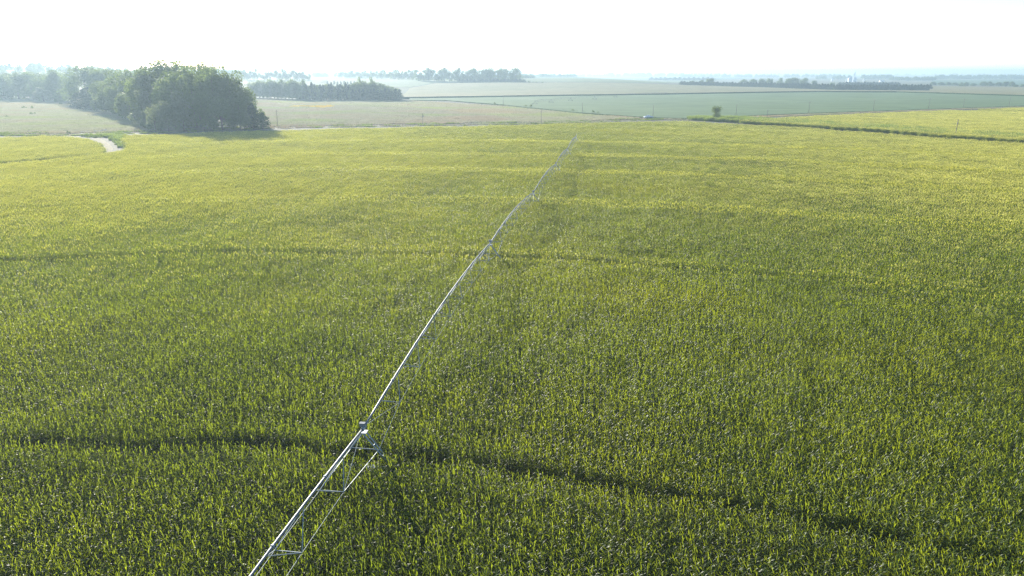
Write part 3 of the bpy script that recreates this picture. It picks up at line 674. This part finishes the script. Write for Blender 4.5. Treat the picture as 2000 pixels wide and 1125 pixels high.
# lone tree and roadside bushes
tree('twin', 1397.5, 234.5, 206, 21, 'lone dark tree with a forked crown by the roadside').rotation_euler = (0, 0, 0)
for k, a in enumerate([(966, 205, 199, 6), (1027, 209.5, 204.5, 8), (1038, 210, 203.5, 9.5), (1071, 213.5, 211, 8), (1100, 216, 213.3, 8), (1119, 218.5, 212.5, 9), (1127, 218.7, 215.8, 6), (1142, 220, 217, 10), (1158, 221.4, 214.8, 8), (1167, 222, 218, 11), (1239, 230.5, 227, 6), (1250, 230, 227, 8), (1332, 233.5, 230.5, 8), (1343, 233.7, 231, 7), (1352, 232.6, 228, 5), (1383, 234.2, 228.5, 9), (1474, 228, 225, 6), (1420, 232, 229.5, 10)]):
    tree('bush', *a, '%s bush from the left along the bean field edge' % word(k), 'bushes along the bean field edge')
for k, a in enumerate([(908, 246.5, 243.8, 10), (1040, 241.8, 238.4, 12), (1047, 242, 239.2, 8), (1280, 232, 227.5, 6), (198, 267, 262, 10), (186, 269, 264, 8), (225, 267, 264, 10), (236, 267, 264, 8)]):
    tree('bush', *a, ['bush on the road verge right of the middle pole', 'left bush at the foot of a pole by the corn', 'right bush at the foot of a pole by the corn', 'dark bush beside the parked pickup', 'dark bush at the lane mouth', 'small bush left of the lane mouth', 'left bush on the bank behind the lane', 'right bush on the bank behind the lane'][k])

# far woods that read as one mass: one object each
far_coll = variants('far_wood_tree', [])
for k in range(4):
    me, tm = KIND['far'][0][k]
    bm = bmesh.new(); bm.from_mesh(me); n0 = len(bm.faces); bm.from_mesh(tm)
    for i, f in enumerate(bm.faces): f.material_index = 0 if i < n0 else 1
    m2 = bpy.data.meshes.new('far_wood_tree'); bm.to_mesh(m2); bm.free(); m2.materials.append(M['tree_leaf']); m2.materials.append(M['bark'])
    far_coll.objects.link(bpy.data.objects.new('far_wood_tree_%d' % k, m2))
def wood(name, specs, label, zf=None, seed=0):
    r = np.random.default_rng(seed); pts = []; sc = []
    for x0, x1, base, top, n in specs:
        for _ in range(n):
            p = at_t(r.uniform(x0, x1), base + r.uniform(-0.35, 0.35)); h = height_at(p, top + r.uniform(-1.4, 1.6)) - p.z; h = max(6, h); w = r.uniform(14, 24) / 15 * max(1, h / 18)
            pts.append((p.x, p.y, p.z)); sc.append((w, w, h / 18))
    n = len(pts); return scatter(name, pts, r.uniform(0, 6.28, n), sc, r.integers(0, 4, n), far_coll, label, 'wood')
wood('far_wood_left', [(612, 640, 150.5, 142, 14), (655, 690, 151, 141, 12), (400, 480, 154, 136, 40)], 'faint woods behind the far hazy clumps at left', seed=1)
wood('far_wood_middle', [(1005, 1040, 153, 147, 16), (1020, 1200, 150, 144.5, 90), (1190, 1275, 150.2, 142.5, 50), (1275, 1335, 150, 143, 30)], 'faint blue woods on the horizon at the middle', seed=2)
wood('far_wood_right', [(1330, 1640, 151.5, 145, 150), (1340, 1420, 149.5, 144, 40), (1590, 1660, 155, 147, 16), (1680, 1740, 154.5, 146.5, 30), (1740, 1825, 157, 150, 50), (1500, 2100, 147.5, 144.3, 220), (1825, 2060, 154.5, 146.5, 110)], 'hazy woods on the horizon at right', seed=3)
r = np.random.default_rng(9); n = 700
X = r.uniform(-2200, -600, n); Y = r.uniform(1050, 1750, n); Z = ridge_z(X, Y); k = Z > 1.5; X, Y, Z = X[k], Y[k], Z[k]; n = len(X); s = r.uniform(0.8, 1.25, (n, 1))
scatter('ridge_wood', np.c_[X, Y, Z - 0.3 + swell(X, Y)], r.uniform(0, 6.28, n), np.c_[s * 1.2, s * 1.2, s * 0.85], r.integers(0, 4, n), far_coll, 'pale woods covering the ridge at far left', 'wood')

# ------------------------------------------------------------------ centre pivot irrigators
wheel_rim = MB(); 
def wheel_meshes():
    t = MB(); n = 18; Rr, w = 0.66, 0.14
    prof = [(0.46, -w), (0.60, -w * 1.05), (Rr, -w * 0.8), (Rr, w * 0.8), (0.60, w * 1.05), (0.46, w)]
    V = []; F = []
    for i in range(n):
        a = 2 * math.pi * i / n
        for rr, x in prof: V.append((x, rr * math.cos(a), rr * math.sin(a)))
    m = len(prof)
    for i in range(n):
        for k in range(m): F.append((i * m + k, i * m + (k + 1) % m, ((i + 1) % n) * m + (k + 1) % m, ((i + 1) % n) * m + k))
    t.add(V, F)
    for i in range(0, n):
        a = 2 * math.pi * (i + .5) / n; t.box((0, 0.675 * math.cos(a), 0.675 * math.sin(a)), (0.22, 0.05, 0.05), Matrix.Rotation(a, 3, 'X'))
    rim = MB(); rim.tube([(-0.05, 0, 0), (0.05, 0, 0)], 0.46, 18); rim.tube([(-0.16, 0, 0), (0.16, 0, 0)], 0.10, 8)
    return t.mesh('tyre'), rim.mesh('rim')
TYRE, RIM = wheel_meshes(); TYRE.materials.append(M['rubber']); RIM.materials.append(M['galv'])
def pivot(root_name, label, towers, hp, napex, arch, extra_start=None, end_boom=4.0, thick=1.0, steel='galv'):
    root = empty(root_name, (towers[0].x, towers[0].y, 0)); tag(root, label, 'irrigator')
    inv = -Vector((towers[0].x, towers[0].y, 0))
    tw = [Vector((p.x, p.y, 0)) + inv for p in towers]
    ns = len(tw) - 1
    for i in range(ns):
        A, B = tw[i], tw[i + 1]; t = (B - A).normalized(); s = Vector((t.y, -t.x, 0)); Ls = (B - A).length
        def pipe(f): return A.lerp(B, f) + Vector((0, 0, hp + arch * 4 * f * (1 - f)))
        mb = MB(); mb.tube([pipe(k / 24) for k in range(25)], 0.078 * thick, 10)
        span = mb.build('span_pipe', M[steel], root, True)
        for k in range(1, 8):
            f = k / 8; d = (pipe(f + 0.002) - pipe(f - 0.002)).normalized(); m = MB(); m.tube([pipe(f) - d * 0.035, pipe(f) + d * 0.035], 0.125, 10); m.build('flange', M['steel_dark'], span)
        for side in (1, -1):
            ap = []
            for k in range(napex):
                f = (k + 1) / (napex + 1); ap.append(pipe(f) + s * side * 0.78 + Vector((0, 0, -1.45)))
            line = [pipe(0.012) + Vector((0, 0, -0.12))] + ap + [pipe(0.988) + Vector((0, 0, -0.12))]
            m = MB(); m.tube(line, 0.016 * thick, 6); m.build('truss_rod', M['strut_steel'], span)
            for k, a in enumerate(ap):
                f = (k + 1) / (napex + 1); ds = 0.36 / (napex + 1)
                for q in (-1, 1):
                    m = MB(); m.tube([a, pipe(f + q * ds) + Vector((0, 0, -0.08))], 0.030 * thick, 5); m.build('strut', M['strut_steel'], span)
        for k in range(napex):
            f = (k + 1) / (napex + 1); m = MB(); c = pipe(f) + Vector((0, 0, -1.45)); m.tube([c - s * 0.78, c + s * 0.78], 0.028 * thick, 5); m.build('cross_strut', M['strut_steel'], span)
    for i, T in enumerate(tw):
        t = ((tw[min(i + 1, ns)] - tw[max(i - 1, 0)])).normalized(); s = Vector((t.y, -t.x, 0))
        top = T + Vector((0, 0, hp))
        m = MB(); m.tube([top - t * 0.28, top - t * 0.1], 0.14, 10); m.tube([top - t * 0.12, top + t * 0.12], 0.10, 10); m.tube([top + t * 0.1, top + t * 0.28], 0.14, 10)
        m.box(top + Vector((0, 0, -0.32)), (0.5, 0.5, 0.1), Matrix.Rotation(math.atan2(t.y, t.x), 3, 'Z'))
        tower = m.build('tower', M['steel_dark'], root)
        for a in (1, -1):
            foot = T + s * a * 2.05 + Vector((0, 0, 0.95))
            for b in (1, -1):
                m = MB(); m.tube([top + t * b * 0.22 + Vector((0, 0, -0.3)), foot + t * b * 0.12], 0.05 * thick, 6); m.build('leg', M['strut_steel'], tower)
            for k in range(2):
                f = 0.35 + 0.3 * k; c = (top + Vector((0, 0, -0.3))).lerp(foot, f)
                m = MB(); m.tube([c - t * 0.2, c + t * 0.2], 0.03 * thick, 5); m.build('rung', M['strut_steel'], tower)
        for e, j in ((1, i), (-1, i - 1)):
            if 0 <= j < ns:
                A, B = tw[j], tw[j + 1]; f = 1 / (napex + 1); f = f if e > 0 else 1 - f
                c = A.lerp(B, f) + Vector((0, 0, hp + arch * 4 * f * (1 - f) - 1.45))
                for a in (1, -1):
                    m = MB(); m.tube([c + s * a * 0.78, (top + Vector((0, 0, -0.3))).lerp(T + s * a * 2.05 + Vector((0, 0, 0.95)), 0.5)], 0.022 * thick, 5); m.build('tower_brace', M['strut_steel'], tower)
        m = MB(); m.tube([T - s * 2.2 + Vector((0, 0, 0.92)), T + s * 2.2 + Vector((0, 0, 0.92))], 0.085, 6); m.build('base_beam', M['strut_steel'], tower)
        m = MB(); m.tube([T - s * 1.1 + Vector((0, 0, 2.35)), T + s * 1.1 + Vector((0, 0, 2.35))], 0.035 * thick, 5); m.build('cross_brace', M['strut_steel'], tower)
        for a in (1, -1):
            for nm, me in (('tyre', TYRE), ('rim', RIM)):
                o = link('tyre' if nm == 'tyre' else 'rim', me, None, tower); o.location = T + s * a * 2.05 + Vector((0, 0, 0.66)) - t * 0.28; o.rotation_euler = (0, 0, math.atan2(t.y, t.x))
        m = MB(); m.box(T + s * 0.4 + Vector((0, 0, 0.85)) - t * 0.2, (0.5, 0.7, 0.4), Matrix.Rotation(math.atan2(t.y, t.x), 3, 'Z')); m.build('drive_motor', M['steel_dark'], tower)
        m = MB(); m.box(top + Vector((0, 0, 0.26)) - s * 0.06, (0.24, 0.36, 0.24), Matrix.Rotation(math.atan2(t.y, t.x), 3, 'Z')); m.box(top + Vector((0, 0, 0.40)) - s * 0.06, (0.29, 0.41, 0.04), Matrix.Rotation(math.atan2(t.y, t.x), 3, 'Z')); m.build('control_box', M['box_grey'], tower)
    if end_boom:
        t = (tw[-1] - tw[-2]).normalized(); top = tw[-1] + Vector((0, 0, hp)); m = MB(); m.tube([top + t * 0.2, top + t * end_boom + Vector((0, 0, 0.25))], 0.07, 8); m.tube([top + t * end_boom * 0.9 + Vector((0, 0, 0.2)), top + t * (end_boom + 0.5) + Vector((0, 0, 0.75))], 0.05, 6)
        m.build('end_boom', M['galv'], root)
    return root
d0 = (TOW[0] - TOW[1]).normalized()
pivot('center_pivot_irrigator', 'long galvanised steel centre pivot irrigator crossing the corn', [TOW[0] + d0 * 55] + TOW, 4.0, 8, 1.0)
soy_tow = P([(1045, 205), (1076.5, 201.5), (1114.5, 198), (1161.5, 195), (1202, 191.3), (1300, 186.2)], 0.0)
far_pivot = pivot('center_pivot_irrigator', 'small distant pivot irrigator standing in the soybean field', soy_tow, 3.6, 5, 0.7, steel='strut_steel')
M['old_steel'] = plain('old_steel', (0.10, 0.11, 0.12), 0.7, 0.3, 0.1)
for part in far_pivot.children:
    for o in [part] + list(part.children):
        if o.data not in (TYRE, RIM): o.data.materials[0] = M['old_steel']

# ------------------------------------------------------------------ utility poles
def pole(px, base, top, label, arm=True, group='utility poles', tilt=0.0, transformer=False, rz=0.0):
    p = at(px, base, 0.0); h = height_at(p, top); o = empty('utility_pole', (p.x, p.y, 0), rz); o.rotation_euler = (0, tilt, rz); tag(o, label, 'utility pole', group)
    m = MB(); m.tube([(0, 0, -0.4), (0, 0, h * 0.5), (0, 0, h)], [0.17, 0.145, 0.115], 8); m.build('shaft', M['wood'], o, True)
    if arm:
        m = MB(); m.box((0, -0.14, h - 0.55), (2.2, 0.10, 0.13)); m.build('crossarm', M['wood'], o)
        for x in (-1.0, -0.55, 0.55, 1.0):
            m = MB(); m.tube([(x, -0.14, h - 0.48), (x, -0.14, h - 0.27)], [0.05, 0.03], 6); m.build('insulator', M['ceramic'], o)
    m = MB(); m.tube([(0, 0, h), (0, 0, h + 0.22)], [0.05, 0.03], 6); m.build('insulator', M['ceramic'], o)
    if transformer:
        m = MB(); m.tube([(0.28, -0.05, h - 2.1), (0.28, -0.05, h - 1.2)], 0.24, 10); m.build('transformer', M['box_grey'], o, True)
    return p, h
A = []
for k, (x, b, t, lab, arm, tilt) in enumerate([
    (316, 257, 220, 'pale utility pole standing against the big grove', False, -0.03), (543, 248.5, 215, 'utility pole with crossarm just right of the big grove', True, 0.0),
    (826, 244, 221, 'utility pole with transformer between grove and middle of the corn edge', False, 0.0), (1057, 240.5, 211, 'utility pole at the corn edge left of the pickup', False, 0.0)]):
    A.append(pole(x, b, t, lab, arm, 'utility poles along the gravel road', tilt, k == 2))
B = []
for k, (x, b, t, lab, arm) in enumerate([
    (983, 207, 188, 'farthest pole on the left along the bean field edge', False), (1137, 222.5, 200, 'pole among bushes left of the pickup on the bean field edge', False), (1275, 230, 205, 'utility pole right beside the pickup', False),
    (1437, 228.5, 203, 'first pole right of the lone twin-crowned tree', False), (1579, 222, 198, 'second pole right of the lone tree, with crossarm', True), (1705, 217.5, 194, 'third pole right of the lone tree on the bean field edge', True),
    (1813, 214.3, 192, 'fourth pole right of the lone tree on the bean field edge', True), (1881, 211.2, 192, 'fifth pole right of the lone tree on the bean field edge', True), (1970, 208.5, 188, 'rightmost faint pole on the bean field edge', True)]):
    B.append(pole(x, b, t, lab, arm, 'utility poles along the bean field edge'))
C = [pole(1497, 238.5, 214, 'pole with crossarm in the ditch near the lone tree', True, 'utility poles along the ditch', 0.0, False, 0.9), pole(1865, 268, 233.5, 'leaning pole with transformer in the ditch at right', True, 'utility poles along the ditch', 0.03, True, 0.9)]
def wires(chain, label):
    for (p, h), (q, g) in zip(chain[:-1], chain[1:]):
        a = Vector((p.x, p.y, h + 0.22)); b = Vector((q.x, q.y, g + 0.22)); m = MB()
        m.tube([a.lerp(b, k / 10) - Vector((0, 0, 4 * 0.9 * (k / 10) * (1 - k / 10))) for k in range(11)], 0.014, 4)
        o = m.build('power_line', M['wire']); tag(o, label, 'wire', label)
wires(A, 'thin wire strung between poles along the gravel road'); wires(B[:3], 'thin wire strung between poles left of the pickup'); wires(B[3:], 'thin wire strung between poles right of the lone tree'); wires(C, 'thin wire strung between the poles in the ditch')

# ------------------------------------------------------------------ parked pickup
def pickup(px, py):
    p = at(px, py, 0.0); o = empty('pickup_truck', (p.x, p.y, 0.03), R(8)); tag(o, 'pale silver-blue pickup parked beside a utility pole', 'pickup')
    prof = [(-2.85, 0.55), (-2.85, 1.05), (-2.7, 1.22), (-1.5, 1.28), (-0.75, 1.88), (0.75, 1.92), (1.05, 1.32), (2.85, 1.30), (2.88, 0.6)]
    V = []; F = []; n = len(prof)
    for y in (-0.98, 0.98):
        for x, z in prof: V.append((x, y * (0.86 if z > 1.5 else 1.0), z))
    F.append(tuple(range(n))); F.append(tuple(range(n, 2 * n))[::-1])
    for i in range(n): F.append((i, n + i, n + (i + 1) % n, (i + 1) % n))
    body = link('body', mesh_np('body', V, F), M['truck_paint'], o)
    for y in (-1, 1):
        m = MB(); yy = y * 0.93; m.add([(-1.25, yy * 1.03, 1.34), (0.9, yy * 1.03, 1.36), (0.66, yy * 0.945, 1.80), (-0.68, yy * 0.945, 1.78)], [(0, 1, 2, 3)]); m.build('side_window', M['glass'], body)
        for x in (-1.85, 1.75):
            t = MB(); t.tube([(x, y * 0.99, 0.40), (x, y * 0.72, 0.40)], 0.40, 16); wh = t.build('wheel', M['rubber'], o); t = MB(); t.tube([(x, y * 1.0, 0.40), (x, y * 0.95, 0.40)], 0.23, 12); t.build('rim', M['galv'], wh)
        m = MB(); m.box((-2.86, y * 0.75, 0.98), (0.06, 0.34, 0.2)); m.build('headlight', M['lamp'], o)
        m = MB(); m.box((2.87, y * 0.88, 1.02), (0.06, 0.16, 0.36)); m.build('tail_light', M['lamp_red'], o)
        m = MB(); m.box((-1.05, y * 1.08, 1.38), (0.12, 0.2, 0.16)); m.build('mirror', M['rubber'], o)
    m = MB(); m.add([(-1.47, -0.78, 1.31), (-1.47, 0.78, 1.31), (-0.79, 0.72, 1.87), (-0.79, -0.72, 1.87)], [(0, 1, 2, 3)]); m.V = [(x - 0.012, y, z + 0.012) for x, y, z in m.V]; m.build('windscreen', M['glass'], body)
    for x in (-2.92, 2.95):
        m = MB(); m.box((x, 0, 0.58), (0.12, 1.9, 0.22)); m.build('bumper', M['galv'], o)
    m = MB(); m.box((1.95, 0, 1.325), (1.6, 1.55, 0.03)); m.build('bed_cover', M['rubber'], o)
pickup(1266, 231)

# ------------------------------------------------------------------ grain bins beyond the right windbreak
def lathe(mb, c, prof, n=24):
    V = []; F = []; m = len(prof)
    for i in range(n):
        a = 2 * math.pi * i / n
        for r_, z in prof: V.append((c[0] + r_ * math.cos(a), c[1] + r_ * math.sin(a), z))
    for i in range(n):
        for k in range(m - 1): F.append((i * m + k, ((i + 1) % n) * m + k, ((i + 1) % n) * m + k + 1, i * m + k + 1))
    mb.add(V, F)
def grain_bin(name, px, base, wpx, eave, top, mat, label, cat='grain bin', group=None):
    p = at(px, base); he = height_at(p, eave); ht = height_at(p, top); r_ = wpx * px_size(p) / 2
    o = empty(name, (p.x, p.y, 0)); tag(o, label, cat, group)
    m = MB(); rings = []
    for k in range(13):
        z = he * k / 12; rings += [(r_, z), (r_ * 1.012, z + he / 24)]
    lathe(m, (0, 0), rings[:-1]); w = m.build('wall', mat, o)
    m = MB(); lathe(m, (0, 0), [(r_ * 1.03, he - 0.05), (r_ * 0.12, ht), (0.001, ht)]); m.build('roof', mat, o)
    m = MB(); m.tube([(0, 0, ht - 0.1), (0, 0, ht + 0.7)], r_ * 0.12, 10); m.build('roof_cap', mat, o)
    m = MB(); m.tube([(r_ * 0.2, -r_ * 1.03, 0), (r_ * 0.2, -r_ * 1.03, he)], 0.12, 4); m.build('ladder', M['steel_dark'], o)
    return p, he, ht
grain_bin('grain_bin', 1660, 160.5, 8.5, 152.4, 150, M['bin_steel'], 'left of the two wide grey grain bins', group='grain bins')
grain_bin('grain_bin', 1668.5, 160, 8, 152.2, 149.8, M['bin_steel'], 'right of the two wide grey grain bins', group='grain bins')
grain_bin('silo', 1653, 161, 2.6, 153, 152, M['white_paint'], 'narrow white silo left of the grey grain bins', 'silo', 'white silos')
grain_bin('silo', 1686.5, 161, 2.4, 153.8, 152.9, M['white_paint'], 'narrow white silo right of the grey grain bins', 'silo', 'white silos')
def leg_tower(px, base, top):
    p = at(px, base); h = height_at(p, top); o = empty('elevator_tower', (p.x, p.y, 0)); tag(o, 'tall steel elevator tower rising above the grain bins', 'elevator'); w = 1.0
    m = MB(); m.box((0, 0, h * 0.5), (0.9, 0.7, h - 1.0)); m.build('bucket_casing', M['bin_steel'], o)
    for a in (-1, 1):
        for b in (-1, 1):
            m = MB(); m.tube([(a * 1.5, b * 1.5, 0), (a * 1.1, b * 1.1, h)], 0.15, 4); m.build('post', M['steel_dark'], o)
    for k in range(1, 10):
        z = h * k / 10
        for a, b, c, d in ((-1, -1, 1, -1), (1, -1, 1, 1), (1, 1, -1, 1), (-1, 1, -1, -1)):
            m = MB(); m.tube([(a * 1.3, b * 1.3, z - h / 10), (c * 1.3, d * 1.3, z)], 0.10, 4); m.build('brace', M['steel_dark'], o)
    m = MB(); m.box((0, 0, h + 0.6), (2.6, 2.2, 1.6)); m.build('head_house', M['bin_steel'], o)
    m = MB(); m.box((0, 0, h * 0.82), (3.4, 3.4, 0.25)); m.build('platform', M['steel_dark'], o)
    q = px_size(p)
    for dx, dz in ((-7 * q, 0.48), (6 * q, 0.48)):
        m = MB(); m.tube([(0, 0, h * 0.86), (dx, 0, h * dz)], 0.35, 6); m.build('spout', M['bin_steel'], o)
leg_tower(1667.5, 159.5, 139.6)
def barn(px, base, wpx, hpx, label):
    p = at(px, base); q = px_size(p); w = wpx * q; h = hpx * q; o = empty('farm_shed', (p.x, p.y, 0), 0.1); tag(o, label, 'shed', 'farm sheds by the bins')
    m = MB(); m.box((0, 0, h * 0.3), (w, w * 0.5, h * 0.6)); m.build('wall', M['white_paint'], o)
    m = MB(); m.add([(-w * .52, -w * .27, h * .6), (w * .52, -w * .27, h * .6), (w * .52, w * .27, h * .6), (-w * .52, w * .27, h * .6), (-w * .52, 0, h), (w * .52, 0, h)], [(0, 1, 5, 4), (2, 3, 4, 5), (1, 2, 5), (3, 0, 4), (3, 2, 1, 0)]); m.build('roof', M['bin_steel'], o)
    m = MB(); m.box((0, -w * 0.255, h * 0.25), (w * 0.3, 0.1, h * 0.48)); m.build('door', M['steel_dark'], o)
barn(1722, 160, 9, 3.0, 'long pale shed roof right of the grain bins'); barn(1625, 158.5, 4, 5, 'small white farm building left of the grain bins')

# pale rubble by the fence line at the left
rs = random.Random(4)
def stone(p, s, label):
    bm = bmesh.new(); bmesh.ops.create_icosphere(bm, subdivisions=2, radius=1)
    for v in bm.verts: v.co *= rs.uniform(0.8, 1.15)
    me = bpy.data.meshes.new('stone'); bm.to_mesh(me); bm.free(); o = link('boulder', me, M['stone']); o.location = (p.x, p.y, s * 0.35); o.scale = (s * 1.6, s, s * 0.7); o.rotation_euler = (0, 0, rs.uniform(0, 3)); tag(o, label, 'boulder', 'pale boulders along the left fence line')
for k, (x, y) in enumerate([(161, 258.3), (166, 258.1), (171, 258), (187, 257.8), (191, 257.5), (196, 257.3), (200, 256.8), (205, 256.2)]):
    stone(at(x, y), rs.uniform(0.5, 0.85), '%s pale boulder from the left along the grassy fence line' % word(k))

# ------------------------------------------------------------------ the hazy air
def haze():
    mb = MB(); mb.box((0, 5100, 31.5), (18400, 12200, 65.0))
    m, t, out = new_mat('haze_air'); v = t.nodes.new('ShaderNodeVolumePrincipled'); v.inputs['Color'].default_value = (0.425, 0.57, 0.705, 1); v.inputs['Density'].default_value = HAZE_DENSITY; v.inputs['Anisotropy'].default_value = HAZE_G
    t.links.new(v.outputs[0], out.inputs['Volume'])
    o = mb.build('haze', m); tag(o, 'pale morning haze over the whole plain', 'haze', kind='stuff'); o.display_type = 'WIRE'
haze()
